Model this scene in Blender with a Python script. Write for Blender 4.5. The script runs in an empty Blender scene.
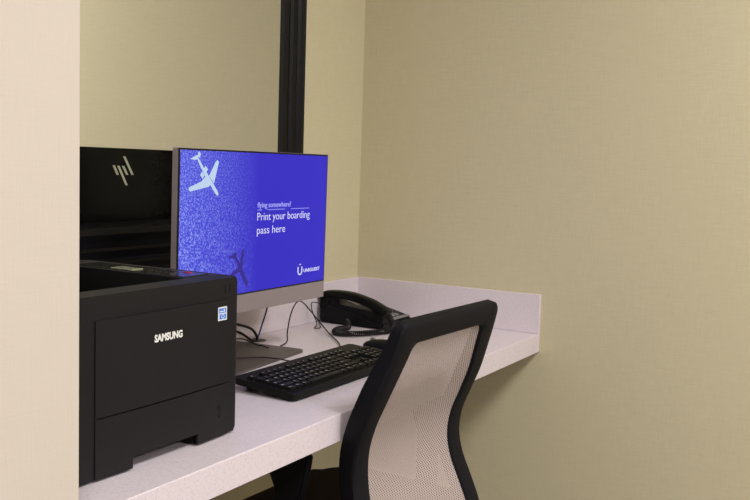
import bpy, bmesh, math, random
from mathutils import Vector, Matrix
R = math.radians
PI = math.pi
scene = bpy.context.scene
C = scene.collection
H = 0.75                      # height of the counter top above the floor (m)
random.seed(4)

# ------------------------------------------------------------------ camera
cam_d = bpy.data.cameras.new('camera')
cam = bpy.data.objects.new('camera', cam_d)
C.objects.link(cam)
cam.rotation_euler = (1.4810, -0.0311, -1.0464)
_M = [[0.5004549436, 0.0621497641, -0.8635289551],
      [-0.8652040752, 0.0717235904, -0.4962636747],
      [0.0310927267, 0.9954863803, 0.0896666546]]
mw = Matrix([[_M[0][0], _M[0][1], _M[0][2], -2.453],
             [_M[1][0], _M[1][1], _M[1][2], -1.465],
             [_M[2][0], _M[2][1], _M[2][2], 0.452 + H],
             [0, 0, 0, 1]])
cam.matrix_world = mw
cam_d.sensor_width = 36.0
cam_d.lens = 930.0 * 36.0 / 750.0
cam_d.clip_start = 0.05
scene.camera = cam

# ------------------------------------------------------------------ world, exposure
w = bpy.data.worlds.new('world')
scene.world = w
w.use_nodes = True
w.node_tree.nodes['Background'].inputs[0].default_value = (1.0, 0.93, 0.85, 1)
w.node_tree.nodes['Background'].inputs[1].default_value = 0.05
scene.view_settings.view_transform = 'Standard'
scene.view_settings.look = 'None'
scene.view_settings.gamma = 1.0
scene.view_settings.use_curve_mapping = False
scene.view_settings.exposure = 0.0

LIGHTS = [  # x, y, watts, colour   (recessed ceiling panels)
    (-0.95, -2.05, 34, (1.0, 0.985, 0.985)),
    (-3.30, -2.30, 66, (1.0, 0.985, 0.985)),
    (-1.90, -4.30, 90, (1.0, 0.985, 0.985)),
]
CEIL = 2.70

# ------------------------------------------------------------------ materials
def mat(name, color, rough=0.5, metal=0.0, spec=0.5, noise=None, bump=None, emit=None, coat=0.0):
    m = bpy.data.materials.new(name)
    m.use_nodes = True
    nt = m.node_tree
    b = nt.nodes['Principled BSDF']
    b.inputs['Base Color'].default_value = (*color, 1)
    b.inputs['Roughness'].default_value = rough
    b.inputs['Metallic'].default_value = metal
    b.inputs['Specular IOR Level'].default_value = spec
    b.inputs['Coat Weight'].default_value = coat
    tc = nt.nodes.new('ShaderNodeTexCoord')
    if noise:       # (scale, amount)
        n = nt.nodes.new('ShaderNodeTexNoise')
        n.inputs['Scale'].default_value = noise[0]
        n.inputs['Detail'].default_value = 3
        nt.links.new(tc.outputs['Object'], n.inputs['Vector'])
        mx = nt.nodes.new('ShaderNodeMix')
        mx.data_type = 'RGBA'
        k = noise[1]
        mx.inputs[6].default_value = (*[c * (1 - k) for c in color], 1)
        mx.inputs[7].default_value = (*[min(1, c * (1 + k)) for c in color], 1)
        nt.links.new(n.outputs['Fac'], mx.inputs[0])
        nt.links.new(mx.outputs[2], b.inputs['Base Color'])
    if bump:        # (scale, strength, distance)
        n = nt.nodes.new('ShaderNodeTexNoise')
        n.inputs['Scale'].default_value = bump[0]
        n.inputs['Detail'].default_value = 4
        nt.links.new(tc.outputs['Object'], n.inputs['Vector'])
        bp = nt.nodes.new('ShaderNodeBump')
        bp.inputs['Strength'].default_value = bump[1]
        bp.inputs['Distance'].default_value = bump[2]
        nt.links.new(n.outputs['Fac'], bp.inputs['Height'])
        nt.links.new(bp.outputs[0], b.inputs['Normal'])
    if emit:
        b.inputs['Emission Color'].default_value = (*emit[0], 1)
        b.inputs['Emission Strength'].default_value = emit[1]
    return m

def wallpaper(name, color, amt=0.05):
    """linen-like wallpaper: fine crossed threads"""
    m = bpy.data.materials.new(name)
    m.use_nodes = True
    nt = m.node_tree
    b = nt.nodes['Principled BSDF']
    b.inputs['Roughness'].default_value = 0.75
    b.inputs['Specular IOR Level'].default_value = 0.25
    tc = nt.nodes.new('ShaderNodeTexCoord')
    outs = []
    for sc in ((70, 70, 900), (900, 900, 70)):
        mp = nt.nodes.new('ShaderNodeMapping')
        mp.inputs['Scale'].default_value = sc
        nt.links.new(tc.outputs['Object'], mp.inputs[0])
        n = nt.nodes.new('ShaderNodeTexNoise')
        n.inputs['Scale'].default_value = 0.35
        n.inputs['Detail'].default_value = 3
        nt.links.new(mp.outputs[0], n.inputs['Vector'])
        outs.append(n)
    ad = nt.nodes.new('ShaderNodeMath')
    ad.operation = 'ADD'
    nt.links.new(outs[0].outputs['Fac'], ad.inputs[0])
    nt.links.new(outs[1].outputs['Fac'], ad.inputs[1])
    mr = nt.nodes.new('ShaderNodeMapRange')
    mr.inputs[1].default_value = 0.6
    mr.inputs[2].default_value = 1.4
    nt.links.new(ad.outputs[0], mr.inputs[0])
    mx = nt.nodes.new('ShaderNodeMix')
    mx.data_type = 'RGBA'
    mx.inputs[6].default_value = (*[c * (1 - amt) for c in color], 1)
    mx.inputs[7].default_value = (*[c * (1 + amt) for c in color], 1)
    nt.links.new(mr.outputs[0], mx.inputs[0])
    nt.links.new(mx.outputs[2], b.inputs['Base Color'])
    bp = nt.nodes.new('ShaderNodeBump')
    bp.inputs['Strength'].default_value = 0.25
    bp.inputs['Distance'].default_value = 0.0006
    nt.links.new(mr.outputs[0], bp.inputs['Height'])
    nt.links.new(bp.outputs[0], b.inputs['Normal'])
    return m

def quartz(name, color):
    m = bpy.data.materials.new(name)
    m.use_nodes = True
    nt = m.node_tree
    b = nt.nodes['Principled BSDF']
    b.inputs['Roughness'].default_value = 0.32
    b.inputs['Specular IOR Level'].default_value = 0.35
    tc = nt.nodes.new('ShaderNodeTexCoord')
    n = nt.nodes.new('ShaderNodeTexNoise')
    n.inputs['Scale'].default_value = 260
    n.inputs['Detail'].default_value = 2
    nt.links.new(tc.outputs['Object'], n.inputs['Vector'])
    cr = nt.nodes.new('ShaderNodeValToRGB')
    cr.color_ramp.elements[0].position = 0.33
    cr.color_ramp.elements[0].color = (*[c * 0.86 for c in color], 1)
    cr.color_ramp.elements[1].position = 0.50
    cr.color_ramp.elements[1].color = (*color, 1)
    nt.links.new(n.outputs['Fac'], cr.inputs[0])
    nt.links.new(cr.outputs[0], b.inputs['Base Color'])
    return m

def screen_mat(name):
    """picture shown on the lit screen: blue, sparkling paler on the left"""
    m = bpy.data.materials.new(name)
    m.use_nodes = True
    nt = m.node_tree
    b = nt.nodes['Principled BSDF']
    b.inputs['Base Color'].default_value = (0.01, 0.01, 0.012, 1)
    b.inputs['Roughness'].default_value = 0.35
    b.inputs['Specular IOR Level'].default_value = 0.1
    tc = nt.nodes.new('ShaderNodeTexCoord')
    sp = nt.nodes.new('ShaderNodeSeparateXYZ')
    nt.links.new(tc.outputs['Object'], sp.inputs[0])
    f = nt.nodes.new('ShaderNodeMapRange')        # 1 at the left edge, 0 by the middle
    f.inputs[1].default_value = -0.30
    f.inputs[2].default_value = -0.01
    f.inputs[3].default_value = 1.0
    f.inputs[4].default_value = 0.0
    nt.links.new(sp.outputs[0], f.inputs[0])
    n = nt.nodes.new('ShaderNodeTexNoise')
    n.inputs['Scale'].default_value = 270
    n.inputs['Detail'].default_value = 2
    n.inputs['Roughness'].default_value = 0.7
    nt.links.new(tc.outputs['Object'], n.inputs['Vector'])
    n2 = nt.nodes.new('ShaderNodeMapRange')
    n2.inputs[1].default_value = 0.46
    n2.inputs[2].default_value = 0.66
    nt.links.new(n.outputs['Fac'], n2.inputs[0])
    mul = nt.nodes.new('ShaderNodeMath')
    mul.operation = 'MULTIPLY'
    nt.links.new(f.outputs[0], mul.inputs[0])
    nt.links.new(n2.outputs[0], mul.inputs[1])
    m1 = nt.nodes.new('ShaderNodeMix')
    m1.data_type = 'RGBA'
    m1.inputs[6].default_value = (0.030, 0.019, 0.53, 1)
    m1.inputs[7].default_value = (0.060, 0.066, 0.70, 1)
    nt.links.new(f.outputs[0], m1.inputs[0])
    m2 = nt.nodes.new('ShaderNodeMix')
    m2.data_type = 'RGBA'
    m2.inputs[7].default_value = (0.36, 0.44, 1.0, 1)
    nt.links.new(m1.outputs[2], m2.inputs[6])
    nt.links.new(mul.outputs[0], m2.inputs[0])
    nt.links.new(m2.outputs[2], b.inputs['Emission Color'])
    b.inputs['Emission Strength'].default_value = 1.0
    return m

def mesh_fabric(name):
    """woven chair mesh: threads with small holes between them"""
    m = bpy.data.materials.new(name)
    m.use_nodes = True
    nt = m.node_tree
    b = nt.nodes['Principled BSDF']
    b.inputs['Base Color'].default_value = (0.40, 0.325, 0.30, 1)
    b.inputs['Roughness'].default_value = 0.7
    out = nt.nodes['Material Output']
    tc = nt.nodes.new('ShaderNodeTexCoord')
    sp = nt.nodes.new('ShaderNodeSeparateXYZ')
    nt.links.new(tc.outputs['Object'], sp.inputs[0])
    waves = []
    for s1, s2 in ((1, 1), (1, -1)):
        a = nt.nodes.new('ShaderNodeMath'); a.operation = 'MULTIPLY'
        nt.links.new(sp.outputs[0], a.inputs[0]); a.inputs[1].default_value = s1
        c = nt.nodes.new('ShaderNodeMath'); c.operation = 'MULTIPLY_ADD'
        nt.links.new(sp.outputs[2], c.inputs[0]); c.inputs[1].default_value = s2 * 0.9
        nt.links.new(a.outputs[0], c.inputs[2])
        d = nt.nodes.new('ShaderNodeMath'); d.operation = 'MULTIPLY'
        nt.links.new(c.outputs[0], d.inputs[0]); d.inputs[1].default_value = 2 * PI / 0.0072
        e = nt.nodes.new('ShaderNodeMath'); e.operation = 'SINE'
        nt.links.new(d.outputs[0], e.inputs[0])
        waves.append(e)
    mn = nt.nodes.new('ShaderNodeMath'); mn.operation = 'MINIMUM'
    nt.links.new(waves[0].outputs[0], mn.inputs[0])
    nt.links.new(waves[1].outputs[0], mn.inputs[1])
    gt = nt.nodes.new('ShaderNodeMapRange')
    gt.inputs[1].default_value = 0.38
    gt.inputs[2].default_value = 0.50
    nt.links.new(mn.outputs[0], gt.inputs[0])
    dk = nt.nodes.new('ShaderNodeMapRange')  # thread shading put into the colour: weave darkens towards each hole
    dk.inputs[1].default_value = -0.35
    dk.inputs[2].default_value = 0.45
    nt.links.new(mn.outputs[0], dk.inputs[0])
    cm = nt.nodes.new('ShaderNodeMix')
    cm.data_type = 'RGBA'
    cm.inputs[6].default_value = (0.44, 0.365, 0.345, 1)
    cm.inputs[7].default_value = (0.10, 0.075, 0.065, 1)
    nt.links.new(dk.outputs[0], cm.inputs[0])
    nt.links.new(cm.outputs[2], b.inputs['Base Color'])
    tr = nt.nodes.new('ShaderNodeBsdfTransparent')
    mx = nt.nodes.new('ShaderNodeMixShader')
    nt.links.new(gt.outputs[0], mx.inputs[0])
    nt.links.new(b.outputs[0], mx.inputs[1])
    nt.links.new(tr.outputs[0], mx.inputs[2])
    nt.links.new(mx.outputs[0], out.inputs['Surface'])
    return m

WALL = wallpaper('tan linen wallpaper', (0.57, 0.515, 0.345))
WALL_L = wallpaper('cream wallpaper', (0.58, 0.52, 0.45), 0.008)
QUARTZ = quartz('white quartz', (0.705, 0.63, 0.675))
CARPET = mat('brown carpet', (0.16, 0.13, 0.11), 0.95, noise=(60, 0.4), bump=(300, 0.6, 0.004))
CEILM = mat('white ceiling', (0.75, 0.73, 0.70), 0.9, noise=(40, 0.03))
MIRROR = mat('mirror glass', (0.86, 0.87, 0.84), 0.0, 1.0)
FRAMEM = mat('black mirror frame', (0.005, 0.0045, 0.006), 0.35, spec=0.2, noise=(30, 0.2))
PRN = mat('printer charcoal plastic', (0.0105, 0.0095, 0.0115), 0.55, spec=0.2, noise=(400, 0.12), bump=(900, 0.2, 0.0003))
PRN_D = mat('printer dark plastic', (0.010, 0.0095, 0.0095), 0.5, spec=0.2, noise=(400, 0.1))
PRN_G = mat('printer glossy panel', (0.016, 0.016, 0.016), 0.18, spec=0.2, noise=(400, 0.1))
INKW = mat('white print', (0.78, 0.78, 0.76), 0.5, noise=(300, 0.02))
INKB = mat('blue print', (0.05, 0.22, 0.70), 0.5, noise=(300, 0.05))
LCD = mat('printer display', (0.30, 0.32, 0.20), 0.12, noise=(200, 0.1))
SILVER = mat('mauve silver plastic', (0.34, 0.29, 0.305), 0.42, 0.35, noise=(300, 0.04))
SILVER_B = mat('screen chin', (0.31, 0.265, 0.275), 0.42, 0.3, noise=(300, 0.04))
BASEM = mat('monitor base metal', (0.105, 0.086, 0.086), 0.42, 0.4, noise=(200, 0.06))
BEZEL = mat('black bezel', (0.008, 0.008, 0.01), 0.4, spec=0.2, noise=(200, 0.1))
BACKM = mat('glossy black back', (0.008, 0.008, 0.009), 0.22, spec=0.2, noise=(200, 0.1))
LOGO = mat('pale logo', (0.85, 0.85, 0.68), 0.4, 0.2, noise=(200, 0.02))
SCREEN = screen_mat('screen image')
TXT = mat('screen white', (0.02, 0.02, 0.02), 0.4, spec=0.03, emit=((0.72, 0.74, 1.0), 0.95), noise=(100, 0.05))
TXT2 = mat('screen pale', (0.02, 0.02, 0.02), 0.4, spec=0.03, emit=((0.40, 0.40, 0.98), 0.9), noise=(100, 0.05))
PLANEM = mat('screen aircraft', (0.02, 0.02, 0.02), 0.4, spec=0.03, emit=((0.56, 0.72, 0.92), 0.9), noise=(100, 0.05))
SHADOWM = mat('screen dark blue', (0.02, 0.02, 0.02), 0.4, spec=0.03, emit=((0.028, 0.015, 0.25), 1.0), noise=(100, 0.05))
KEYB = mat('keyboard black plastic', (0.006, 0.006, 0.0055), 0.45, spec=0.13, noise=(300, 0.15))
KEYM = mat('key black plastic', (0.008, 0.008, 0.0075), 0.42, spec=0.13, noise=(300, 0.15))
KEYL = mat('key legend', (0.50, 0.48, 0.44), 0.5, noise=(300, 0.02))
PHONE = mat('phone black plastic', (0.007, 0.007, 0.008), 0.42, spec=0.12, noise=(300, 0.15))
PHONE_G = mat('handset black plastic', (0.004, 0.004, 0.004), 0.36, spec=0.12, noise=(300, 0.15))
PHGREY = mat('phone grey print', (0.20, 0.19, 0.18), 0.4, noise=(300, 0.05))
CABLE = mat('black cable', (0.012, 0.010, 0.012), 0.45, spec=0.2, noise=(300, 0.1))
CABLE_B = mat('blue cable', (0.02, 0.055, 0.20), 0.4, noise=(300, 0.1))
CHAIRF = mat('chair charcoal plastic', (0.007, 0.007, 0.0095), 0.6, spec=0.12, noise=(300, 0.1), bump=(1200, 0.15, 0.0003))
CHAIRB = mat('chair black plastic', (0.004, 0.004, 0.005), 0.5, spec=0.12, noise=(300, 0.1))
SEATM = mat('brown seat fabric', (0.030, 0.014, 0.010), 0.9, noise=(500, 0.3), bump=(700, 0.5, 0.001))
CHROME = mat('chrome', (0.6, 0.6, 0.6), 0.2, 1.0, noise=(50, 0.02))
MESH = mesh_fabric('tan chair mesh')
GROM = mat('grommet plastic', (0.035, 0.028, 0.03), 0.5, noise=(200, 0.1))

# ------------------------------------------------------------------ helpers
def tag(o, label=None, cat=None, group=None, kind=None):
    if label: o['label'] = label
    if cat: o['category'] = cat
    if group: o['group'] = group
    if kind: o['kind'] = kind
    return o

def obj(name, bm, m, parent=None, loc=None, smooth=False, rot=None):
    me = bpy.data.meshes.new(name)
    bmesh.ops.recalc_face_normals(bm, faces=bm.faces[:])
    bm.to_mesh(me)
    bm.free()
    for mm in (m if isinstance(m, (list, tuple)) else [m]):
        me.materials.append(mm)
    o = bpy.data.objects.new(name, me)
    C.objects.link(o)
    if parent: o.parent = parent
    if loc is not None: o.location = loc
    if rot is not None: o.rotation_euler = rot
    if smooth:
        for p in me.polygons: p.use_smooth = True
        try: me.set_sharp_from_angle(angle=R(40))
        except Exception: pass
    return o

def thing(name, label, cat, loc, rotz=0.0, group=None):
    o = bpy.data.objects.new(name, None)
    o.empty_display_size = 0.05
    C.objects.link(o)
    o.location = (loc[0], loc[1], loc[2] + H)
    o.rotation_euler = (0, 0, rotz)
    return tag(o, label, cat, group)

def merge(bm, tmp, M=None):
    if M is not None: bmesh.ops.transform(tmp, matrix=M, verts=tmp.verts[:])
    me = bpy.data.meshes.new('t')
    tmp.to_mesh(me)
    tmp.free()
    bm.from_mesh(me)
    bpy.data.meshes.remove(me)

def box(bm, x0, x1, y0, y1, z0, z1, bev=0.0, seg=2, M=None, mi=0):
    t = bmesh.new()
    bmesh.ops.create_cube(t, size=1)
    for v in t.verts:
        v.co = Vector((x0 + (v.co.x + .5) * (x1 - x0), y0 + (v.co.y + .5) * (y1 - y0), z0 + (v.co.z + .5) * (z1 - z0)))
    if bev:
        bmesh.ops.bevel(t, geom=t.edges[:], offset=bev, segments=seg, affect='EDGES', profile=0.5, clamp_overlap=True)
    for f in t.faces: f.material_index = mi
    merge(bm, t, M)
    return bm

def rounded_slab(bm, x0, x1, y0, y1, z0, z1, r, n=6, bev=0.0, M=None, mi=0):
    """slab with rounded corners in plan"""
    pts = []
    for cx, cy, a0 in ((x1 - r, y1 - r, 0), (x0 + r, y1 - r, 90), (x0 + r, y0 + r, 180), (x1 - r, y0 + r, 270)):
        for k in range(n + 1):
            a = R(a0 + 90 * k / n)
            pts.append((cx + r * math.cos(a), cy + r * math.sin(a)))
    return prism(bm, pts, z0, z1, bev=bev, M=M, mi=mi)

def prism(bm, pts, z0, z1, bev=0.0, M=None, mi=0):
    t = bmesh.new()
    lo = [t.verts.new((x, y, z0)) for x, y in pts]
    hi = [t.verts.new((x, y, z1)) for x, y in pts]
    t.faces.new(lo[::-1]); t.faces.new(hi)
    n = len(pts)
    for i in range(n):
        t.faces.new((lo[i], lo[(i + 1) % n], hi[(i + 1) % n], hi[i]))
    if bev:
        es = [e for e in t.edges if abs(e.verts[0].co.z - e.verts[1].co.z) < 1e-7]
        bmesh.ops.bevel(t, geom=es, offset=bev, segments=2, affect='EDGES', profile=0.5, clamp_overlap=True)
    for f in t.faces: f.material_index = mi
    merge(bm, t, M)
    return bm

def catmull(P, n=8, closed=False):
    P = [Vector(p) for p in P]
    out = []
    N = len(P)
    rng = range(N) if closed else range(N - 1)
    for i in rng:
        if closed: a, b, c, d = P[(i - 1) % N], P[i], P[(i + 1) % N], P[(i + 2) % N]
        else: a, b, c, d = P[max(i - 1, 0)], P[i], P[i + 1], P[min(i + 2, N - 1)]
        for k in range(n):
            t = k / n
            out.append(0.5 * ((2 * b) + (c - a) * t + (2 * a - 5 * b + 4 * c - d) * t * t + (3 * b - a - 3 * c + d) * t ** 3))
    if not closed: out.append(P[-1])
    return out

def tube(bm, path, r, seg=8, closed=False, cap=True, mi=0, radii=None):
    path = [Vector(p) for p in path]
    N = len(path)
    t = bmesh.new()
    rings = []
    up = Vector((0, 0, 1))
    prev = None
    for i, p in enumerate(path):
        a = path[(i - 1) % N] if (closed or i > 0) else path[i]
        b = path[(i + 1) % N] if (closed or i < N - 1) else path[i]
        tg = (b - a).normalized()
        if prev is None:
            ref = up if abs(tg.dot(up)) < .95 else Vector((1, 0, 0))
            nx = tg.cross(ref).normalized()
        else:
            nx = (prev - tg * prev.dot(tg)).normalized()
        prev = nx
        ny = tg.cross(nx)
        rr = radii[i] if radii else r
        rings.append([t.verts.new(p + (nx * math.cos(2 * PI * k / seg) + ny * math.sin(2 * PI * k / seg)) * rr) for k in range(seg)])
    last = N if closed else N - 1
    for i in range(last):
        A, B = rings[i], rings[(i + 1) % N]
        for k in range(seg):
            t.faces.new((A[k], A[(k + 1) % seg], B[(k + 1) % seg], B[k]))
    if cap and not closed:
        t.faces.new(rings[0][::-1]); t.faces.new(rings[-1])
    for f in t.faces: f.material_index = mi
    merge(bm, t)
    return bm

def cyl(bm, c, r, z0, z1, seg=24, bev=0.0, M=None, mi=0, r2=None):
    t = bmesh.new()
    lo = []; hi = []
    r2 = r if r2 is None else r2
    for k in range(seg):
        a = 2 * PI * k / seg
        lo.append(t.verts.new((c[0] + r * math.cos(a), c[1] + r * math.sin(a), z0)))
        hi.append(t.verts.new((c[0] + r2 * math.cos(a), c[1] + r2 * math.sin(a), z1)))
    t.faces.new(lo[::-1]); t.faces.new(hi)
    for k in range(seg):
        t.faces.new((lo[k], lo[(k + 1) % seg], hi[(k + 1) % seg], hi[k]))
    if bev:
        es = [e for e in t.edges if abs(e.verts[0].co.z - e.verts[1].co.z) < 1e-7]
        bmesh.ops.bevel(t, geom=es, offset=bev, segments=2, affect='EDGES')
    for f in t.faces: f.material_index = mi
    merge(bm, t, M)
    return bm

def text_bm(s, size, thick=0.0002, bold=0.0, width=None, align='LEFT'):
    """flat lettering in the XY plane; width squeezes the line to that length"""
    cu = bpy.data.curves.new('t', 'FONT')
    cu.body = s
    cu.size = size
    cu.extrude = thick
    cu.offset = bold
    cu.align_x = align
    cu.resolution_u = 3
    o = bpy.data.objects.new('t', cu)
    C.objects.link(o)
    dg = bpy.context.evaluated_depsgraph_get()
    dg.update()
    me = bpy.data.meshes.new_from_object(o.evaluated_get(dg))
    bm = bmesh.new()
    bm.from_mesh(me)
    bpy.data.objects.remove(o)
    bpy.data.curves.remove(cu)
    bpy.data.meshes.remove(me)
    if width:
        xs = [v.co.x for v in bm.verts]
        k = width / (max(xs) - min(xs))
        x0 = min(xs) if align == 'LEFT' else 0
        for v in bm.verts: v.co.x = (v.co.x - x0) * k
    return bm

STAND = Matrix.Rotation(R(90), 4, 'X')      # XY lettering -> upright, facing -y
def at(M, x, y, z): return Matrix.Translation((x, y, z)) @ M

def struct(name, bm, m, **k):
    return tag(obj(name, bm, m, loc=(0, 0, H)), kind='structure')

# ------------------------------------------------------------------ room
WX, WY = 0.012, 0.012        # wall planes just behind the counter's upstands
XL, YF = -5.0, -5.4
CZ = CEIL - H
b = bmesh.new(); box(b, XL - .1, WX + .1, YF - .1, WY + .1, -H - .1, -H); struct('floor', b, CARPET)
b = bmesh.new(); box(b, XL - .1, WX + .1, YF - .1, WY + .1, CZ, CZ + .1); struct('ceiling', b, CEILM)
b = bmesh.new(); box(b, XL, WX, WY, WY + .1, -H, CZ); struct('wall_back', b, WALL)
b = bmesh.new(); box(b, WX, WX + .1, YF, WY + .1, -H, CZ); struct('wall_right', b, WALL)
b = bmesh.new(); box(b, XL, WX, YF - .1, YF, -H, CZ); struct('wall_front', b, WALL_L)
b = bmesh.new(); box(b, XL - .1, XL, YF, WY + .1, -H, CZ); struct('wall_left', b, WALL_L)
b = bmesh.new(); box(b, XL, -1.7165, -0.66, WY, -H, CZ, bev=0.0015, seg=1); struct('wall_partition', b, WALL_L)

# ceiling light panels
for i, (x, y, wt, col) in enumerate(LIGHTS):
    lab = ('square recessed ceiling light panel nearest the right wall',
           'square recessed ceiling light panel in front of the cream partition',
           'square recessed ceiling light panel farthest from the counter')[i]
    t = thing('ceiling_light', lab, 'ceiling light', (x, y, CZ), 0, 'ceiling light panels')
    b = bmesh.new()
    for s in ((-.32, .32, -.32, -.3), (-.32, .32, .3, .32), (-.32, -.3, -.3, .3), (.3, .32, -.3, .3)):
        box(b, *s, -.012, 0)
    obj('frame', b, CEILM, t)
    b = bmesh.new(); box(b, -.3, .3, -.3, .3, -.004, 0)
    obj('diffuser', b, mat('light diffuser', (0.8, 0.8, 0.8), 0.6, emit=(col, 3.0), noise=(50, 0.01)), t)
    ld = bpy.data.lights.new('panel_light', 'AREA')
    ld.shape = 'SQUARE'; ld.size = 0.58; ld.energy = wt; ld.color = col
    lo = bpy.data.objects.new('panel_light', ld); C.objects.link(lo)
    lo.parent = t; lo.location = (0, 0, -.016)

# ------------------------------------------------------------------ counter
D = 0.589; HS = 0.110; T = 0.052
ct = thing('countertop', 'white speckled quartz wall counter carrying the printer and the computer', 'counter', (-0.86, -0.29, -T))
ox, oy, oz = -0.86, -0.29, -T
b = bmesh.new(); box(b, -1.716 - ox, 0.012 - ox, -D - oy, 0.012 - oy, -T - oz, 0 - oz, bev=0.0012, seg=1)
obj('top_slab', b, QUARTZ, ct)
b = bmesh.new(); box(b, -.858, .858, 0, .0118, .0002, HS, bev=.001, seg=1)
tag(obj('backsplash', b, QUARTZ, None, loc=(-.858, 0, H)), 'long white quartz upstand along the back wall below the mirror', 'backsplash')
b = bmesh.new(); box(b, 0, .0118, -D, .0118, .0002, HS, bev=.001, seg=1)
tag(obj('backsplash', b, QUARTZ, None, loc=(0.0001, 0, H)), 'short white quartz upstand along the right wall behind the telephone', 'backsplash')
b = bmesh.new()
cyl(b, (-0.568 - ox, -0.040 - oy), 0.026, T - .002, T + 0.0003, 28)
gm = obj('cable_grommet', b, GROM, ct, smooth=False)
b = bmesh.new(); cyl(b, (-0.568 - ox, -0.040 - oy), 0.018, T - 0.001, T + 0.0005, 28)
obj('opening', b, BEZEL, gm)

# ------------------------------------------------------------------ wall mirror
FX = -0.340; FW = 0.098; FB = 0.205; FT = 1.45; FL = -1.712
mt = thing('wall_mirror', 'large wall mirror in a ridged black frame behind the computer', 'mirror', ((FX + FL) / 2, WY, FB))
mx0, mz0 = (FX + FL) / 2, FB
b = bmesh.new(); box(b, FL + .004 - mx0, FX - .01 - mx0, -.012, -.0005, .005, FT - FB - .005)
obj('glass', b, MIRROR, mt)
prof = [(0, 0.0), (0, .024), (.004, .030), (.014, .031), (.024, .027), (.030, .020), (.036, .022), (.052, .022), (.058, .016), (.070, .018), (.086, .018), (FW, .012), (FW, .0)]
def moulding(bm, A, Bp, inward):
    """sweep the frame profile from A to B; inward = unit vector from outer edge to glass"""
    A, Bp, inward = Vector(A), Vector(Bp), Vector(inward)
    t = bmesh.new()
    dirn = (Bp - A).normalized()
    r0 = []; r1 = []
    for wv, d in prof:
        r0.append(t.verts.new(A + inward * wv + dirn * wv + Vector((0, -d - .0002, 0))))
        r1.append(t.verts.new(Bp + inward * wv - dirn * wv + Vector((0, -d - .0002, 0))))
    n = len(prof)
    for i in range(n - 1): t.faces.new((r0[i], r0[i + 1], r1[i + 1], r1[i]))
    t.faces.new(r0); t.faces.new(r1[::-1])
    merge(bm, t)
b = bmesh.new()
x0, x1, z0, z1 = FL - mx0, FX - mx0, 0, FT - FB
moulding(b, (x1, 0, z0), (x1, 0, z1), (-1, 0, 0))
moulding(b, (x0, 0, z0), (x0, 0, z1), (1, 0, 0))
moulding(b, (x0, 0, z0), (x1, 0, z0), (0, 0, 1))
moulding(b, (x0, 0, z1), (x1, 0, z1), (0, 0, -1))
obj('frame', b, FRAMEM, mt)

# ------------------------------------------------------------------ laser printer
PX0, PX1, PY0, PY1, PH = -1.612, -1.232, -0.507, -0.142, 0.263
pcx, pcy = (PX0 + PX1) / 2, (PY0 + PY1) / 2
pr = thing('laser_printer', 'charcoal black laser printer on the counter beside the cream partition', 'printer', (pcx, pcy, 0))
W2, D2 = (PX1 - PX0) / 2, (PY1 - PY0) / 2
b = bmesh.new()
t = bmesh.new()
# plan with rounded front corners
pts = []
rf, rb = 0.012, 0.012
for cx, cy, a0, r in ((W2 - rb, D2 - rb, 0, rb), (-W2 + rb, D2 - rb, 90, rb), (-W2 + rf, -D2 + rf, 180, rf), (W2 - rf, -D2 + rf, 270, rf)):
    for k in range(7):
        a = R(a0 + 15 * k); pts.append((cx + r * math.cos(a), cy + r * math.sin(a)))
prism(b, pts, 0.004, PH, bev=0.006)
body = obj('body', b, PRN, pr, smooth=True)
# cut the paper bin into the top and the hand recess out of the front bottom
def cut(target, bmc):
    co = obj('cutter', bmc, PRN, None)
    co.matrix_world = target.parent.matrix_world if target.parent else Matrix()
    co.location = target.parent.location; co.rotation_euler = target.parent.rotation_euler
    md = target.modifiers.new('b', 'BOOLEAN'); md.object = co; md.operation = 'DIFFERENCE'; md.solver = 'EXACT'
    dg = bpy.context.evaluated_depsgraph_get(); dg.update()
    me = bpy.data.meshes.new_from_object(target.evaluated_get(dg))
    target.modifiers.clear(); target.data = me
    bpy.data.objects.remove(co)
L = lambda x: x - pcx
LY = lambda y: y - pcy
t = bmesh.new()       # wedge: deep at the back, shallow at the front
x0, x1 = L(-1.585), L(-1.318)
ya, yb, yc_ = LY(-0.462), LY(-0.40), LY(-0.185)
sec = [(ya, PH + .02), (ya, PH - .012), (yb, PH - .030), (yc_, PH - .085), (yc_, PH + .02)]
v0 = [t.verts.new((x0, y, z)) for y, z in sec]; v1 = [t.verts.new((x1, y, z)) for y, z in sec]
t.faces.new(v0); t.faces.new(v1[::-1])
for i in range(5): t.faces.new((v0[i], v0[(i + 1) % 5], v1[(i + 1) % 5], v1[i]))
cut(body, t)
t = bmesh.new(); box(t, L(-1.481), L(-1.339), -D2 - .02, -D2 + .060, -.02, 0.021); cut(body, t)
for p in body.data.polygons: p.use_smooth = False
# dark liner of the bin
b = bmesh.new()
sec2 = [(ya + .001, PH - .0115), (yb, PH - .0292), (yc_ - .001, PH - .0842)]
for i in range(2):
    (y0, z0), (y1, z1) = sec2[i], sec2[i + 1]
    vs = [b.verts.new(c) for c in ((x0 + .001, y0, z0), (x1 - .001, y0, z0), (x1 - .001, y1, z1), (x0 + .001, y1, z1))]
    b.faces.new(vs)
    vs2 = [b.verts.new(c) for c in ((x1 - .0006, y0, z0), (x1 - .0006, y1, z1), (x1 - .0006, y1, PH - .006), (x1 - .0006, y0, PH - .006))]
    b.faces.new(vs2)
vs = [b.verts.new(c) for c in ((x0, yc_ - .0006, PH - .084), (x1, yc_ - .0006, PH - .084), (x1, yc_ - .0006, PH - .006), (x0, yc_ - .0006, PH - .006))]
b.faces.new(vs)
obj('paper_bin', b, PRN_D, pr)
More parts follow.
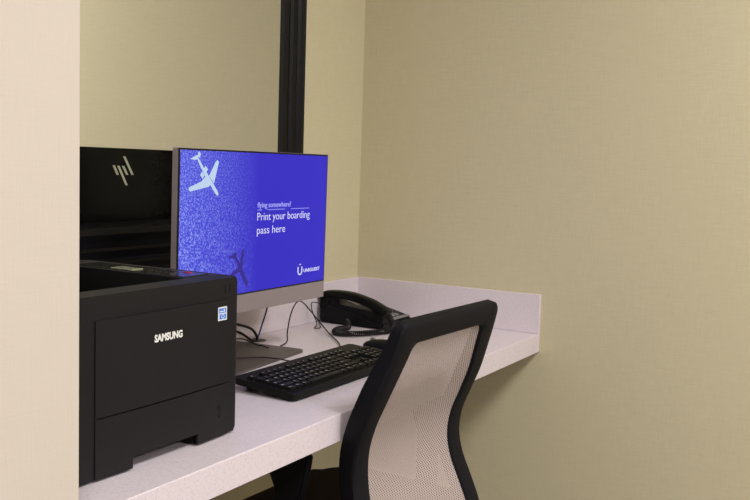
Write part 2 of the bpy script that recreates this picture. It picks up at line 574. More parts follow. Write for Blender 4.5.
# front door and paper drawer, curved slightly outwards
def front_panel(name, xa, xb, za, zb, notch=None, bulge=0.004):
    N = 14
    t = bmesh.new()
    xs = [xa + (xb - xa) * k / N for k in range(N + 1)]
    if notch:
        xs = sorted(set(xs + [notch[0], notch[1]]))
    fr = []; bk = []
    def yf(x):
        u = (x - xa) / (xb - xa) * 2 - 1
        return -D2 - 0.002 - bulge * (1 - u * u)
    top_f = [t.verts.new((x, yf(x), zb)) for x in xs]
    top_b = [t.verts.new((x, -D2 + .004, zb)) for x in xs]
    bot_f = []; bot_b = []
    n = len(xs)
    def zl(i, j):   # bottom of strip between i and j
        if notch:
            m_ = (xs[i] + xs[j]) / 2
            if notch[0] < m_ < notch[1]: return notch[2]
        return za
    for i in range(n - 1):
        z = zl(i, i + 1)
        a = t.verts.new((xs[i], yf(xs[i]), z)); c = t.verts.new((xs[i + 1], yf(xs[i + 1]), z))
        a2 = t.verts.new((xs[i], -D2 + .004, z)); c2 = t.verts.new((xs[i + 1], -D2 + .004, z))
        t.faces.new((a, c, top_f[i + 1], top_f[i]))
        t.faces.new((a, a2, c2, c))
        t.faces.new((top_f[i], top_f[i + 1], top_b[i + 1], top_b[i]))
        if i == 0 or (notch and abs(xs[i] - notch[1]) < 1e-6): t.faces.new((a, top_f[i], top_b[i], a2))
        if i == n - 2 or (notch and abs(xs[i + 1] - notch[0]) < 1e-6): t.faces.new((c, c2, top_b[i + 1], top_f[i + 1]))
    return t
fd = front_panel('front_door', L(-1.5505), L(-1.262), 0.0915, 0.2285)
door = obj('front_door', fd, PRN, pr)
dw = front_panel('paper_drawer', L(-1.5505), L(-1.262), 0.004, 0.0893, notch=(L(-1.481), L(-1.339), 0.021))
drawer = obj('paper_drawer', dw, PRN, pr)
b = bmesh.new()
for z0, z1 in ((.045, .056), (.034, .041)):
    pts = [(L(-1.2835) + .0034 * math.cos(a * PI / 8), (z0 + z1) / 2 + (z1 - z0) / 2 * math.sin(a * PI / 8)) for a in range(16)]
    prism(b, pts, 0, .0006, M=at(STAND, 0, -D2 - .0034, 0))
obj('paper_gauge', b, BEZEL, drawer)
def fy(x, bulge=.004):
    u = (x - L(-1.5505)) / (L(-1.262) - L(-1.5505)) * 2 - 1
    return -D2 - .002 - bulge * (1 - u * u)
b = bmesh.new()
tb = text_bm('SAMSUNG', .0150, .0002, .0006, width=.0605)
merge(b, tb, at(STAND, L(-1.4405), fy(L(-1.41)) - .0006, .1835))
obj('brand_lettering', b, INKW, door)
b = bmesh.new()
box(b, L(-1.2925), L(-1.2705), fy(L(-1.281)) - .0008, fy(L(-1.281)) + .001, .1955, .2175)
st = obj('sticker', b, INKW, door)
tag(st, 'small white and blue sticker')
b = bmesh.new()
yy = fy(L(-1.281)) - .0010
box(b, L(-1.2905), L(-1.2725), yy, yy + .0004, .2075, .2155)
box(b, L(-1.2895), L(-1.2725), yy, yy + .0004, .1975, .2058)
obj('sticker_print', b, INKB, st)
b = bmesh.new()
box(b, L(-1.2885), L(-1.2800), yy - .0002, yy + .0002, .2095, .2110)
box(b, L(-1.2790), L(-1.2765), yy - .0002, yy + .0002, .2090, .2140)
tube(b, [(L(-1.281) + .0032 * math.cos(a * PI / 8), yy, .2017 + .0030 * math.sin(a * PI / 8)) for a in range(16)], .0005, 6, closed=True)
obj('sticker_mark', b, INKW, st)
b = bmesh.new()
for s in ((-1.272, -1.2715, .2385, .2525), (-1.2600, -1.2595, .2385, .2525), (-1.272, -1.2595, .2385, .239), (-1.272, -1.2595, .252, .2525)):
    box(b, L(s[0]), L(s[1]), -D2 - .0008, -D2 + .001, s[2], s[3])
obj('power_button', b, BEZEL, pr)
# control strip along the right of the paper bin
b = bmesh.new()
box(b, L(-1.312), L(-1.252), LY(-.455), LY(-.20), PH - .001, PH + .0015, bev=.001)
cp = obj('control_panel', b, PRN_G, pr)
b = bmesh.new(); box(b, L(-1.306), L(-1.280), LY(-.335), LY(-.285), PH + .0010, PH + .0030, bev=.0005)
obj('display', b, LCD, cp)
b = bmesh.new()
for k in range(4):
    b = bmesh.new(); cyl(b, (L(-1.2925) + .011 * (k % 2) * 2, LY(-.375) - .018 * (k // 2)), .0042, PH + .001, PH + .0026, 12)
    obj('button', b, PRN_D, cp)
b = bmesh.new(); box(b, L(-1.268), L(-1.260), LY(-.428), LY(-.414), PH + .001, PH + .0024)
obj('red_stop_button', b, mat('red button', (.5, .02, .02), .4, noise=(200, .05)), cp)
for sx in (-1, 1):
    for sy in (-1, 1):
        b = bmesh.new()
        box(b, sx * (W2 - .04) - .014, sx * (W2 - .04) + .014, sy * (D2 - .04) - .014, sy * (D2 - .04) + .014, 0, .006)
        obj('foot', b, BEZEL, pr)

# ------------------------------------------------------------------ all-in-one computer
MW, MH = .540, .3495
MB = (-0.809, -0.224, 0.127); MA = 0.011; MT = 0.009
mo = thing('computer_monitor', 'silver framed desktop screen showing a blue picture with an aircraft', 'monitor', (MB[0], MB[1] + .07, 0), MA)
def ML(x, y, z): return Matrix.Translation((0, -.07, .127)) @ Matrix.Rotation(MT, 4, 'X')
MM = ML(0, 0, 0)
def mobj(name, bm, m, parent=mo, **k):
    bmesh.ops.transform(bm, matrix=MM, verts=bm.verts[:])
    return obj(name, bm, m, parent, **k)
b = bmesh.new(); box(b, -MW / 2 + .001, MW / 2, 0.0, .0165, 0, MH, bev=.0012)
mobj('housing', b, SILVER)
b = bmesh.new(); box(b, -MW / 2 + .001, MW / 2 - .001, -.0008, .002, .0405, MH - .0005)
mobj('bezel', b, BEZEL)
b = bmesh.new(); box(b, -MW / 2 + .001, MW / 2 - .001, -.0009, .002, .001, .0395)
mobj('chin', b, SILVER_B)
# the screen keeps its own origin at its bottom centre so its texture reads across it
b = bmesh.new(); box(b, -.2655, .2655, -.0013, .001, .0435, .3455)
scr = mobj('screen', b, SCREEN)
SY = -.0016
def flat(pts, m, name, y=SY, thick=.0003, parent=None):
    b_ = bmesh.new()
    prism(b_, pts, 0, thick, M=at(STAND, 0, y, 0))
    return mobj(name, b_, m, parent or scr)
# aircraft seen from above (tail up left, nose down right)
def limb(a, c, wa, wc):
    a, c = Vector(a), Vector(c); d = (c - a).normalized(); n_ = Vector((-d.y, d.x))
    return [tuple(a + n_ * wa), tuple(a - n_ * wa), tuple(c - n_ * wc), tuple(c + n_ * wc)]
b = bmesh.new()
A = at(STAND, 0, SY, 0)
N0 = (-.1500, .2575); N1 = (-.1955, .3080); N2 = (-.2120, .3300)
fus = [(-.1485, .2560), (-.1520, .2545), (-.1580, .2590), (-.1830, .2860), (-.1990, .3040), (-.2140, .3240), (-.2170, .3330), (-.2120, .3300), (-.1950, .3100), (-.1780, .2930), (-.1520, .2650), (-.1480, .2590)]
prism(b, fus, 0, .0003, M=A)
prism(b, [(-.1880, .2960), (-.1720, .2830), (-.1780, .2735), (-.2360, .2640), (-.2410, .2675), (-.2380, .2725), (-.2020, .2840)], 0, .0004, M=A)
prism(b, [(-.1790, .2950), (-.1630, .2800), (-.1550, .3050), (-.1490, .3230), (-.1530, .3280), (-.1590, .3240)], 0, .0004, M=A)
prism(b, [(-.2160, .3330), (-.2130, .3280), (-.2260, .3265), (-.2370, .3285), (-.2260, .3330), (-.2150, .3370), (-.2110, .3440), (-.2060, .3390), (-.2100, .3310)], 0, .0005, M=A)
prism(b, limb((-.2040, .3000), (-.1960, .2930), .0045, .0045), 0, .0005, M=A)
prism(b, limb((-.1935, .3120), (-.1860, .3050), .0045, .0045), 0, .0005, M=A)
mobj('aircraft_picture', b, PLANEM, scr)
b = bmesh.new()
k_ = .92
def sh(pts): return [(x * 1.0 + .118, (z - .2975) * 1.0 + .098) for x, z in pts]
prism(b, [(-.0440, .0560), (-.0500, .0600), (-.0760, .0980), (-.0880, .1240), (-.0840, .1250), (-.0660, .1040), (-.0400, .0640)], 0, .0002, M=A)
prism(b, [(-.0700, .1080), (-.0620, .0980), (-.0560, .1330), (-.0590, .1400), (-.0640, .1370)], 0, .00025, M=A)
prism(b, [(-.0720, .1020), (-.0640, .0930), (-.0960, .0820), (-.1060, .0840), (-.0980, .0900)], 0, .00025, M=A)
prism(b, [(-.0900, .1180), (-.0830, .1150), (-.0930, .1200), (-.1120, .1250), (-.0960, .1290), (-.0860, .1340), (-.0800, .1300)], 0, .0003, M=A)
mobj('aircraft_shadow_picture', b, SHADOWM, scr)
def stext(s, x, z, size, width, m, name, bold=0.0):
    b_ = bmesh.new()
    merge(b_, text_bm(s, size, .0002, bold, width), at(STAND, x, SY - .0002, z))
    return mobj(name, b_, m, scr)
stext('flying somewhere?', -.0130, .2270, .0165, .128, TXT2, 'small_heading', .0002)
stext('Print your boarding', -.0125, .1985, .0250, .207, TXT, 'heading', -.00015)
stext('pass here', -.0125, .1690, .0250, .107, TXT, 'heading', -.00015)
b = bmesh.new()
for xa, xb in ((-.013, .004), (.024, .092), (.116, .191)):
    box(b, xa, xb, SY - .0003, SY, .2208, .2222)
mobj('divider_line', b, TXT2, scr)
b = bmesh.new()
LP = [(.1525, .083), (.1525, .072), (.1550, .0665), (.1605, .0645), (.1660, .0665), (.1685, .072), (.1685, .083)]
tube(b, [(x, SY, z) for x, z in LP], .0016, 6)
tube(b, [(.1605, SY, .0875), (.1605, SY, .0900)], .0020, 6)
mobj('emblem', b, TXT, scr)
stext('UNIGUEST', .1760, .0690, .0115, .070, TXT, 'brand_lettering', .0002)
# back of the computer (seen in the mirror)
b = bmesh.new()
pts = [(-MW / 2 + .03, .0165), (MW / 2 - .03, .0165), (MW / 2 - .07, .040), (-MW / 2 + .07, .040)]
box(b, -MW / 2 + .008, MW / 2 - .008, .0160, .0200, .006, MH - .0002, bev=.0010)
bk = mobj('rear_cover', b, BACKM)
b = bmesh.new()
t = bmesh.new()
x0, x1 = -.235, .235
sec = [(.0198, .030), (.042, .045), (.046, .150), (.042, .160), (.0198, .172)]
v0 = [t.verts.new((x0, y, z)) for y, z in sec]; v1 = [t.verts.new((x1, y, z)) for y, z in sec]
t.faces.new(v0); t.faces.new(v1[::-1])
for i in range(5): t.faces.new((v0[i], v0[(i + 1) % 5], v1[(i + 1) % 5], v1[i]))
for k in range(14):
    box(t, -.22, .22, .040, .0475, .052 + .007 * k, .0555 + .007 * k)
merge(b, t)
mobj('vent_housing', b, BEZEL, bk)
# four slanted bars of the emblem on the back cover
b = bmesh.new()
for (xa, za), (xc, zc) in (((-.0120, .3076), (.0010, .2847)), ((.0030, .3066), (.0300, .2592)), ((.0185, .3066), (.0320, .2849)), ((.0220, .3300), (.0500, .2850))):
    q = [(xa - .0038, za), (xa + .0038, za), (xc + .0038, zc), (xc - .0038, zc)]
    prism(b, q, 0, .0008, M=Matrix.Translation((0, .0209, 0)) @ STAND)
mobj('emblem', b, LOGO, bk)
# stand
b = bmesh.new()
box(b, -.130, -.070, .020, .038, -.1205, .16, bev=.004)
mobj('stand_neck', b, BASEM)
b = bmesh.new()
rounded_slab(b, -.185, .190, -.085, .115, 0, .0065, .014, bev=.001)
bs = obj('stand_base', b, BASEM, mo, rot=(0, 0, R(5)), loc=(0.0, 0.0, 0))

# ------------------------------------------------------------------ keyboard
KW, KD = .442, .150
kx0, ky0 = -1.026, -0.479
TILT = math.atan2(.013, KD)
kb = thing('keyboard', 'black full-size keyboard on the counter in front of the screen', 'keyboard', (kx0 + KW / 2, ky0 + KD / 2, 0), 0.0)
KM = Matrix.Translation((-KW / 2, -KD / 2, .005)) @ Matrix.Rotation(TILT, 4, 'X')
b = bmesh.new()
rounded_slab(b, 0, KW, 0, KD, -.001, .0125, .008, bev=.002)
bmesh.ops.transform(b, matrix=KM, verts=b.verts[:])
obj('case', b, KEYB, kb, smooth=False)
for x in (.03, KW - .06):
    b = bmesh.new(); box(b, x, x + .03, KD - .022, KD - .014, -.0155, .002, M=KM)
    obj('foot', b, BEZEL, kb)
    b = bmesh.new(); box(b, x, x + .025, .006, .014, -.0050, .001, M=KM)
    obj('foot', b, BEZEL, kb)
U = .0190
rows = []   # (x in units, row, width units, legend, height units)
def run(x, r, items):
    for it in items:
        wdt, leg = (it if isinstance(it, tuple) else (1, it))
        if leg is not None: rows.append((x, r, wdt, leg, 1))
        x += wdt
run(0, 5.15, ['Esc', (1, None), 'F1', 'F2', 'F3', 'F4', (.5, None), 'F5', 'F6', 'F7', 'F8', (.5, None), 'F9', 'F10', 'F11', 'F12'])
run(15.2, 5.15, ['Prt', 'Scr', 'Brk'])
run(0, 4, ['`'] + list('1234567890') + ['-', '=', (2, 'Back')])
run(15.2, 4, ['Ins', 'Hm', 'Pg'])
run(18.45, 4, ['Num', '/', '*', '-'])
run(0, 3, [(1.5, 'Tab')] + list('QWERTYUIOP') + ['[', ']', (1.5, '\\')])
run(15.2, 3, ['Del', 'End', 'Pg'])
run(18.45, 3, ['7', '8', '9'])
run(0, 2, [(1.75, 'Caps')] + list('ASDFGHJKL') + [';', "'", (2.25, 'Enter')])
run(18.45, 2, ['4', '5', '6'])
run(0, 1, [(2.25, 'Shift')] + list('ZXCVBNM') + [',', '.', '/', (2.75, 'Shift')])
run(16.2, 1, ['^'])
run(18.45, 1, ['1', '2', '3'])
run(0, 0, [(1.25, 'Ctrl'), (1.25, 'Win'), (1.25, 'Alt'), (6.25, ''), (1.25, 'Alt'), (1.25, 'Win'), (1.25, 'Fn'), (1.25, 'Ctrl')])
run(15.2, 0, ['<', 'v', '>'])
run(18.45, 0, [(2, '0'), '.'])
rows.append((21.45, 2, 1, '+', 2)); rows.append((21.45, 0, 1, 'Enter', 2))
rows.sort(key=lambda k: k[0] + 0.4 * k[1])      # nearest to the viewer first
SX = (KW - .016) / (22.45 * U)
SYK = .94
stuff = bmesh.new()
for i, (kx, kr, kw, leg, kh) in enumerate(rows):
    b = bmesh.new()
    xa = .008 + kx * U * SX + .0009; xb = .008 + (kx + kw) * U * SX - .0009
    ya_ = .014 + kr * U * SYK + .0009; yb_ = .014 + (kr + kh) * U * SYK - .0009
    t = bmesh.new()
    zt, zb, ins = .0190, .0120, .0020
    lo = [t.verts.new(c) for c in ((xa, ya_, zb), (xb, ya_, zb), (xb, yb_, zb), (xa, yb_, zb))]
    hi = [t.verts.new(c) for c in ((xa + ins, ya_ + ins * .8, zt), (xb - ins, ya_ + ins * .8, zt), (xb - ins, yb_ - ins * 1.2, zt), (xa + ins, yb_ - ins * 1.2, zt))]
    t.faces.new(lo[::-1]); t.faces.new(hi)
    for k in range(4): t.faces.new((lo[k], lo[(k + 1) % 4], hi[(k + 1) % 4], hi[k]))
    merge(b, t)
    if leg:
        sz = .0068 if len(leg) == 1 else .0042
        tb = text_bm(leg, sz, .00005, .0001)
        for f in tb.faces: f.material_index = 1
        merge(b, tb, Matrix.Translation((xa + .0032, yb_ - .0092, zt + .0001)))
    if i < 98:
        bmesh.ops.transform(b, matrix=KM, verts=b.verts[:])
        obj('key', b, [KEYM, KEYL], kb)
    else:
        merge(stuff, b)
if len(stuff.verts):
    bmesh.ops.transform(stuff, matrix=KM, verts=stuff.verts[:])
    tag(obj('remaining_keys', stuff, [KEYM, KEYL], kb), kind='stuff')
else: stuff.free()
# keyboard cord: from the back edge up in a loop by the phone, over and down to the base
def W2L(pts, o): return [Vector((p[0] - o[0], p[1] - o[1], p[2])) for p in pts]
ko = (kx0 + KW / 2, ky0 + KD / 2)
b = bmesh.new()
cord = [(-.610, -.333, .016), (-.590, -.318, .010), (-.555, -.290, .004), (-.470, -.225, .004), (-.395, -.150, .006), (-.375, -.105, .030), (-.410, -.10, .062), (-.445, -.10, .088), (-.468, -.10, .096), (-.488, -.10, .086), (-.505, -.10, .060), (-.530, -.11, .025), (-.560, -.130, .006), (-.60, -.14, .003)]
tube(b, catmull(W2L(cord, ko), 8), .0017, 7)
obj('cord', b, CABLE, kb, smooth=True)

# ------------------------------------------------------------------ mouse
ms = thing('computer_mouse', 'black computer mouse beside the right end of the keyboard', 'mouse', (-.515, -.385, 0), R(5))
b = bmesh.new()
t = bmesh.new()
bmesh.ops.create_uvsphere(t, u_segments=24, v_segments=14, radius=1)
for v in t.verts:
    v.co.x *= .031 * (1 - .12 * v.co.y); v.co.z *= .019 if v.co.z > 0 else .004
    sgn = 1 if v.co.y > 0 else -1
    v.co.y *= .056
    v.co.z += .0175 + 0
    v.co.z = max(v.co.z, .0015)
for v in t.verts: v.co.z = (v.co.z - .0015) * 1.0 + .0005
merge(b, t)
obj('shell', b, KEYB, ms, smooth=True)
b = bmesh.new()
cyl(b, (0, 0), .0075, -.003, .003, 16, M=Matrix.Translation((0, .030, .0305)) @ Matrix.Rotation(R(90), 4, 'Y'))
obj('scroll_wheel', b, PHGREY, ms)

# ------------------------------------------------------------------ desk telephone
TX0, TX1, TY0, TY1 = -.236, -.062, -.222, -.014
tx, ty = (TX0 + TX1) / 2, (TY0 + TY1) / 2
ph = thing('desk_telephone', 'black desk telephone with a coiled cord in the corner of the counter', 'telephone', (tx, ty, 0))
a_, c_ = (TX1 - TX0) / 2, (TY1 - TY0) / 2
def wedge(bm, xa, xb, sec, bev=.003):
    t = bmesh.new()
    v0 = [t.verts.new((xa, y, z)) for y, z in sec]; v1 = [t.verts.new((xb, y, z)) for y, z in sec]
    n = len(sec)
    t.faces.new(v0); t.faces.new(v1[::-1])
    for i in range(n): t.faces.new((v0[i], v0[(i + 1) % n], v1[(i + 1) % n], v1[i]))
    bmesh.ops.recalc_face_normals(t, faces=t.faces[:])
    if bev: bmesh.ops.bevel(t, geom=t.edges[:], offset=bev, segments=2, affect='EDGES', clamp_overlap=True)
    merge(bm, t)
b = bmesh.new()
wedge(b, -a_, a_, [(-c_, .002), (-c_, .020), (c_ - .03, .062), (c_, .060), (c_, .002)], .005)
base = obj('base', b, PHONE, ph)
# handset lies along the left side, front to back
hx = -a_ + .028
b = bmesh.new()
def ssup(t_): return (1 - t_) ** 2
path = [(-c_ + .000, .040), (-c_ + .018, .051), (-c_ + .05, .066), (-c_ + .10, .0785), (-c_ + .135, .0825), (c_ - .035, .0825), (c_ - .012, .0790), (c_ + .004, .0700)]
pp = catmull([(hx, y, z) for y, z in path], 5)
n = len(pp)
t = bmesh.new()
rings = []
for i, p in enumerate(pp):
    s = i / (n - 1)
    endk = max(0, 1 - min(s, 1 - s) / .22)
    hw = .0215 + .0045 * endk
    ht = .0120 + .0030 * endk
    if i in (0, n - 1): hw *= .75; ht *= .7
    tg = (pp[min(i + 1, n - 1)] - pp[max(i - 1, 0)]).normalized()
    nz = Vector((1, 0, 0)).cross(tg)
    ring = []
    for k in range(16):
        a = 2 * PI * k / 16
        cx = math.copysign(abs(math.cos(a)) ** .65, math.cos(a)); cz = math.copysign(abs(math.sin(a)) ** .65, math.sin(a))
        ring.append(t.verts.new(p + Vector((1, 0, 0)) * hw * cx + nz * ht * cz))
    rings.append(ring)
for i in range(n - 1):
    for k in range(16):
        t.faces.new((rings[i][k], rings[i][(k + 1) % 16], rings[i + 1][(k + 1) % 16], rings[i + 1][k]))
t.faces.new(rings[0][::-1]); t.faces.new(rings[-1])
merge(b, t)
# ear and mouth pieces
for (y, z, tilt) in ((-c_ + .026, .040, R(30)), (c_ - .024, .066, R(-4))):
    cyl(b, (0, 0), .024, -.017, .010, 20, bev=.003, M=Matrix.Translation((hx, y, z)) @ Matrix.Rotation(tilt, 4, 'X'))
hs = obj('handset', b, PHONE_G, ph, smooth=True)
# cradle side panel & light strip under the handset
b = bmesh.new()
wedge(b, hx - .022, hx + .024, [(-c_ + .004, .018), (-c_ + .004, .034), (-c_ + .060, .050), (c_ - .06, .058), (c_ - .03, .072), (c_ + .004, .068), (c_ + .004, .04)], .002)
obj('cradle', b, PHONE, ph)
b = bmesh.new()
MS = Matrix.Translation((0, 0, 0))
sl = (.062 - .020) / (2 * c_ - .03)
def onface(x0, x1, y0, y1, h=.001):
    t = bmesh.new()
    z = lambda y: .020 + (y + c_) * sl
    box(t, x0, x1, y0, y1, 0, h)
    for v in t.verts: v.co.z += z(v.co.y)
    return t
for r_ in range(4):
    for cc in range(3):
        merge(b, onface(-a_ + .072 + cc * .022, -a_ + .087 + cc * .022, -c_ + .020 + r_ * .019, -c_ + .032 + r_ * .019, .0032))
obj('keypad', b, PHGREY, ph)
b = bmesh.new(); merge(b, onface(-a_ + .070, a_ - .012, c_ - .085, c_ - .045, .0018))
obj('display', b, mat('phone display', (.10, .10, .10), .2, spec=.2, noise=(200, .05)), ph)
b = bmesh.new(); merge(b, onface(-a_ + .060, a_ - .006, -c_ + .003, -c_ + .014, .0016))
obj('label_strip', b, PHGREY, ph)
# handset cord: thick coil lying in front of the phone
b = bmesh.new()
cl = [(-.205, -.232, .040), (-.215, -.250, .016), (-.260, -.262, .0098), (-.330, -.235, .0098), (-.372, -.196, .0098), (-.370, -.160, .0098), (-.330, -.145, .0098), (-.290, -.150, .0098), (-.255, -.130, .0105), (-.236, -.115, .016)]
cl = [Vector((x - tx - .012, y - ty, z)) for x, y, z in cl]
cen = catmull(cl, 22)
hel = []
prev = None
turns = 95
L_ = len(cen)
for i in range((L_ - 1) * 4 + 1):
    f = i / 4; j = min(int(f), L_ - 2); fr = f - j
    p = cen[j].lerp(cen[j + 1], fr); tg = (cen[j + 1] - cen[j]).normalized()
    nx = tg.cross(Vector((0, 0, 1))).normalized(); ny = nx.cross(tg)
    a = 2 * PI * turns * i / ((L_ - 1) * 4)
    hel.append(p + (nx * math.cos(a) + ny * math.sin(a)) * .0062)
tube(b, hel, .0023, 5)
obj('coiled_cord', b, CABLE, ph, smooth=True)
# thin line cord with a small loop, left of the phone
b = bmesh.new()
tl = [(-.232, -.035, .050), (-.262, -.03, .060), (-.285, -.02, .064), (-.288, -.02, .050), (-.285, -.025, .030), (-.284, -.035, .012), (-.305, -.050, .004), (-.332, -.062, .003), (-.335, -.072, .003), (-.315, -.070, .003), (-.285, -.045, .008), (-.262, -.035, .014), (-.232, -.035, .022)]
tube(b, catmull([Vector((x - tx, y - ty, z)) for x, y, z in tl], 8), .0014, 6)
obj('line_cord', b, CABLE, ph, smooth=True)

# ------------------------------------------------------------------ loose cables near the grommet
def cable(name, label, pts, r, m, group=None):
    o0 = pts[-1]
    b_ = bmesh.new()
    tube(b_, catmull([(p[0] - o0[0], p[1] - o0[1], p[2] - o0[2]) for p in pts], 8), r, 8)
    return tag(obj(name, b_, m, None, loc=(o0[0], o0[1], o0[2] + H), smooth=True), label, 'cable', group)
cable('network_cable', 'blue cable rising from the desk grommet to the back of the screen', [(-.525, -.045, .150), (-.532, -.048, .11), (-.537, -.05, .082), (-.552, -.048, .045), (-.563, -.045, .015), (-.567, -.042, .0026)], .0021, CABLE_B)
cable('power_cable', 'thick black cable arching from behind the printer down into the grommet', [(-.90, -.08, .050), (-.80, -.06, .068), (-.70, -.05, .062), (-.665, -.05, .056), (-.608, -.05, .038), (-.580, -.048, .018), (-.573, -.046, .0030)], .0034, CABLE)
cable('power_cable', 'thick black cable sagging low across the counter into the grommet', [(-.90, -.06, .050), (-.78, -.06, .052), (-.70, -.055, .045), (-.655, -.055, .034), (-.615, -.06, .010), (-.595, -.054, .0040), (-.572, -.036, .0040)], .0032, CABLE)
cable('signal_cable', 'thin black cable crossing the counter behind the monitor base', [(-.90, -.110, .035), (-.76, -.100, .036), (-.700, -.095, .030), (-.670, -.100, .018), (-.658, -.112, .0105), (-.655, -.125, .0098), (-.665, -.150, .0095)], .0017, CABLE)
cable('mouse_cable', 'thin black cable lying flat across the monitor base', [(-1.03, -.14, .0100), (-.93, -.145, .0100), (-.830, -.155, .0100), (-.785, -.185, .0100), (-.758, -.225, .0100), (-.750, -.262, .0080), (-.735, -.290, .0030)], .0016, CABLE)

# ------------------------------------------------------------------ office chair
CX, CY = -0.826, -0.702
TH = R(-2.4)
FLOOR = -H
ch = thing('office_chair', 'black office chair with a tan mesh back and brown seat at the counter', 'chair', (CX, CY, FLOOR), TH)
ZO = H                       # chair-local z = desk z + H
prof_y = [(.175, 0), (.13, .011), (.08, .028), (.03, .046), (-.02, .067), (-.07, .084), (-.12, .088), (-.17, .079), (-.22, .060), (-.27, .038), (-.32, .018), (-.36, .008)]
prof_w = [(.181, .198), (.13, .203), (.08, .211), (.03, .219), (-.02, .219), (-.07, .213), (-.12, .210), (-.17, .213), (-.22, .219), (-.27, .219), (-.32, .208), (-.36, .195)]
def itp(tab, z):
    if z >= tab[0][0]: return tab[0][1] + (z - tab[0][0]) * (tab[1][1] - tab[0][1]) / (tab[1][0] - tab[0][0])
    for i in range(len(tab) - 1):
        za, va = tab[i]; zb, vb = tab[i + 1]
        if za >= z >= zb:
            # smooth interpolation
            v_1 = tab[max(i - 1, 0)][1]; v2 = tab[min(i + 2, len(tab) - 1)][1]
            t_ = (z - za) / (zb - za)
            return 0.5 * (2 * va + (vb - v_1) * t_ + (2 * v_1 - 5 * va + 4 * vb - v2) * t_ ** 2 + (3 * va - v_1 - 3 * vb + v2) * t_ ** 3)
    return tab[-1][1]
FWD = .050                   # face width of the frame bars
def P(u, z, dy=0.0): return Vector((u, itp(prof_y, z) + dy, z + ZO))
# outer and inner outlines in (u, z), matched point for point
def barw(z): return .0248 + .0060 * min(1, max(0, (z + .02) / .17))
def halfw2(z): return itp(prof_w, z) - 2 * barw(z)
def halfw(z): return itp(prof_w, z) - barw(z)

top, bot = .179, -.368
def outline(z_top, z_bot, hw, rt, rb):
    def hwc(z): return hw(z)
    pts = [((hwc(z_top - rt) - rt) * k / 6, z_top) for k in range(6)]
    for k in range(9):
        a = R(90 - 90 * k / 8)
        pts.append((hwc(z_top - rt) - rt + rt * math.cos(a), z_top - rt + rt * math.sin(a)))
    za, zb = z_top - rt, z_bot + rb
    pts += [(hwc(za + (zb - za) * k / 34), za + (zb - za) * k / 34) for k in range(1, 34)]
    for k in range(9):
        a = R(-90 * k / 8)
        pts.append((hwc(zb) - rb + rb * math.cos(a), zb + rb * math.sin(a)))
    pts += [((hwc(zb) - rb) * (5 - k) / 6, z_bot) for k in range(6)]
    return pts + [(-u, z) for u, z in pts[::-1]][1:-1]
OUT = outline(top, bot, lambda z: itp(prof_w, z), .024, .060)
INN = outline(top - .043, bot + .046, halfw2, .022, .050)
def sweep_frame():
    t = bmesh.new()
    N = len(OUT)
    rings = []
    for i in range(N):
        (uo, zo), (ui, zi) = OUT[i], INN[i]
        zc = (zo + zi) / 2
        f_ = min(1, max(0, (top - zc) / .14))
        fd = .009 + .014 * f_
        sec = [(0, -.011), (.06, -.0150), (.3, -.0165), (.7, -.0165), (.93, -.0150), (1, -.011),
               (1, fd - .006), (.92, fd - .001), (.6, fd), (.1, fd - .002), (0, fd - .008)]
        ring = []
        for s_, d in sec:
            u = ui + (uo - ui) * s_; z = zi + (zo - zi) * s_
            e_ = 1e-3
            tz = (P(0, z + e_) - P(0, z - e_)).normalized()
            nf = Vector((1, 0, 0)).cross(tz).normalized()
            if nf.y < 0: nf = -nf
            ring.append(t.verts.new(P(u, z) + nf * d))
        rings.append(ring)
    m = len(rings[0])
    for i in range(N):
        A, B = rings[i], rings[(i + 1) % N]
        for k in range(m):
            t.faces.new((A[k], A[(k + 1) % m], B[(k + 1) % m], B[k]))
    return t
fr = obj('back_frame', sweep_frame(), CHAIRF, ch, smooth=True)
# mesh panel stretched across the frame
t = bmesh.new()
NU, NZ = 24, 48
grid = []
for j in range(NZ + 1):
    z = top - .018 - (top - .018 - (bot + .020)) * j / NZ
    hw_ = halfw(z)
    if z > top - .035: hw_ -= .012 * (z - (top - .035)) / .017
    if z < bot + .06: hw_ -= .035 * ((bot + .06) - z) / .04
    row = []
    for i in range(NU + 1):
        u = -1 + 2 * i / NU
        row.append(t.verts.new(P(u * hw_, z, -.012 + .012 * (1 - u * u))))
    grid.append(row)
for j in range(NZ):
    for i in range(NU):
        t.faces.new((grid[j][i], grid[j][i + 1], grid[j + 1][i + 1], grid[j + 1][i]))
obj('back_mesh', t, MESH, ch, smooth=True)
# seat cushion
sz0, sz1 = ZO - .345, ZO - .281
b = bmesh.new()
rounded_slab(b, -.255, .272, .005, .452, sz0, sz1, .085, n=8, bev=.018)
st_ = obj('seat', b, SEATM, ch, smooth=True)
b = bmesh.new(); rounded_slab(b, -.235, .240, .03, .430, sz0 - .018, sz0, .08, n=8, bev=.004)
obj('seat_pan', b, CHAIRB, ch)
# back support bracket
b = bmesh.new()
br = catmull([(0, .10, sz0 - .02), (0, .02, sz0 - .03), (0, -.015, sz0 + .0), (0, .035, bot + ZO)], 6)
tube(b, br, .022, 10)
obj('back_bracket', b, CHAIRB, ch, smooth=True)
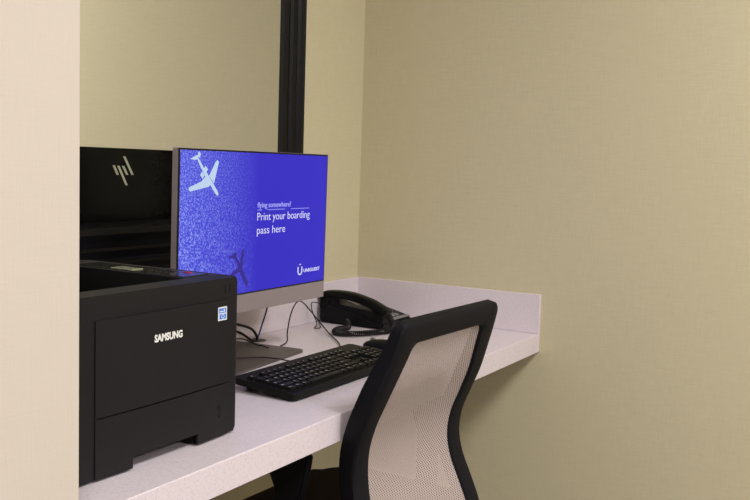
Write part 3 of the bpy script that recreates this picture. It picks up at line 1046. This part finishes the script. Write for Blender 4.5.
# arms
for s in (-1, 1):
    xA = s * .263
    b = bmesh.new()
    pts = [(.157, -.360), (.157, -.180), (.142, -.120), (.134, -.072), (.245, -.072), (.222, -.116), (.206, -.150), (.204, -.360)]
    # upright (in the y-z plane), 24 mm thick
    t = bmesh.new()
    v0 = [t.verts.new((xA - .013, y, z + ZO)) for y, z in pts]; v1 = [t.verts.new((xA + .013, y, z + ZO)) for y, z in pts]
    n = len(pts)
    t.faces.new(v0); t.faces.new(v1[::-1])
    for i in range(n): t.faces.new((v0[i], v0[(i + 1) % n], v1[(i + 1) % n], v1[i]))
    bmesh.ops.recalc_face_normals(t, faces=t.faces[:])
    bmesh.ops.bevel(t, geom=t.edges[:], offset=.004, segments=2, affect='EDGES', clamp_overlap=True)
    merge(b, t)
    # foot of the arm running under the seat
    xi = s * .19
    box(b, min(xA + s * .012, xi), max(xA + s * .012, xi), .140, .186, ZO - .372, ZO - .354, bev=.002)
    box(b, min(xA - .013, xA + .013), max(xA - .013, xA + .013), .140, .186, ZO - .372, ZO - .340, bev=.002)
    arm = obj('arm', b, CHAIRB, ch)
    b = bmesh.new()
    rounded_slab(b, xA - .030, xA + .030, .140, .350, ZO - .074, ZO - .0545, .022, bev=.005)
    obj('arm_pad', b, CHAIRB, arm)
# mechanism, column, base and castors
b = bmesh.new(); box(b, -.09, .09, .12, .34, ZO - .405, ZO - .353, bev=.008)
obj('tilt_mechanism', b, CHAIRB, ch)
b = bmesh.new(); cyl(b, (0, .24), .025, .11, ZO - .40, 20); cyl(b, (0, .24), .014, ZO - .45, ZO - .40, 16)
obj('gas_column', b, CHROME, ch)
b = bmesh.new()
cyl(b, (0, .24), .045, .065, .125, 24, bev=.005)
obj('base_hub', b, CHAIRB, ch)
for k in range(5):
    a = R(90 + 72 * k + 10)
    dv = Vector((math.cos(a), math.sin(a), 0))
    b = bmesh.new()
    c0 = Vector((0, .24, .1))
    tube(b, [c0 + dv * .03, c0 + dv * .18 + Vector((0, 0, -.010)), c0 + dv * .30 + Vector((0, 0, -.028))], .02, 8, radii=[.026, .020, .014])
    lg = obj('base_leg', b, CHAIRB, ch, smooth=True)
    b = bmesh.new()
    q = c0 + dv * .295
    nrm = Vector((-dv.y, dv.x, 0))
    for s in (-1, 1):
        Mx = Matrix.Translation((q.x + nrm.x * .014 * s, q.y + nrm.y * .014 * s, .0275)) @ Matrix.Rotation(a, 4, 'Z') @ Matrix.Rotation(R(90), 4, 'X')
        cyl(b, (0, 0), .0265, -.009, .009, 20, bev=.003, M=Mx)
    cyl(b, (q.x, q.y), .007, .03, .075, 10)
    obj('castor', b, CHAIRB, lg)
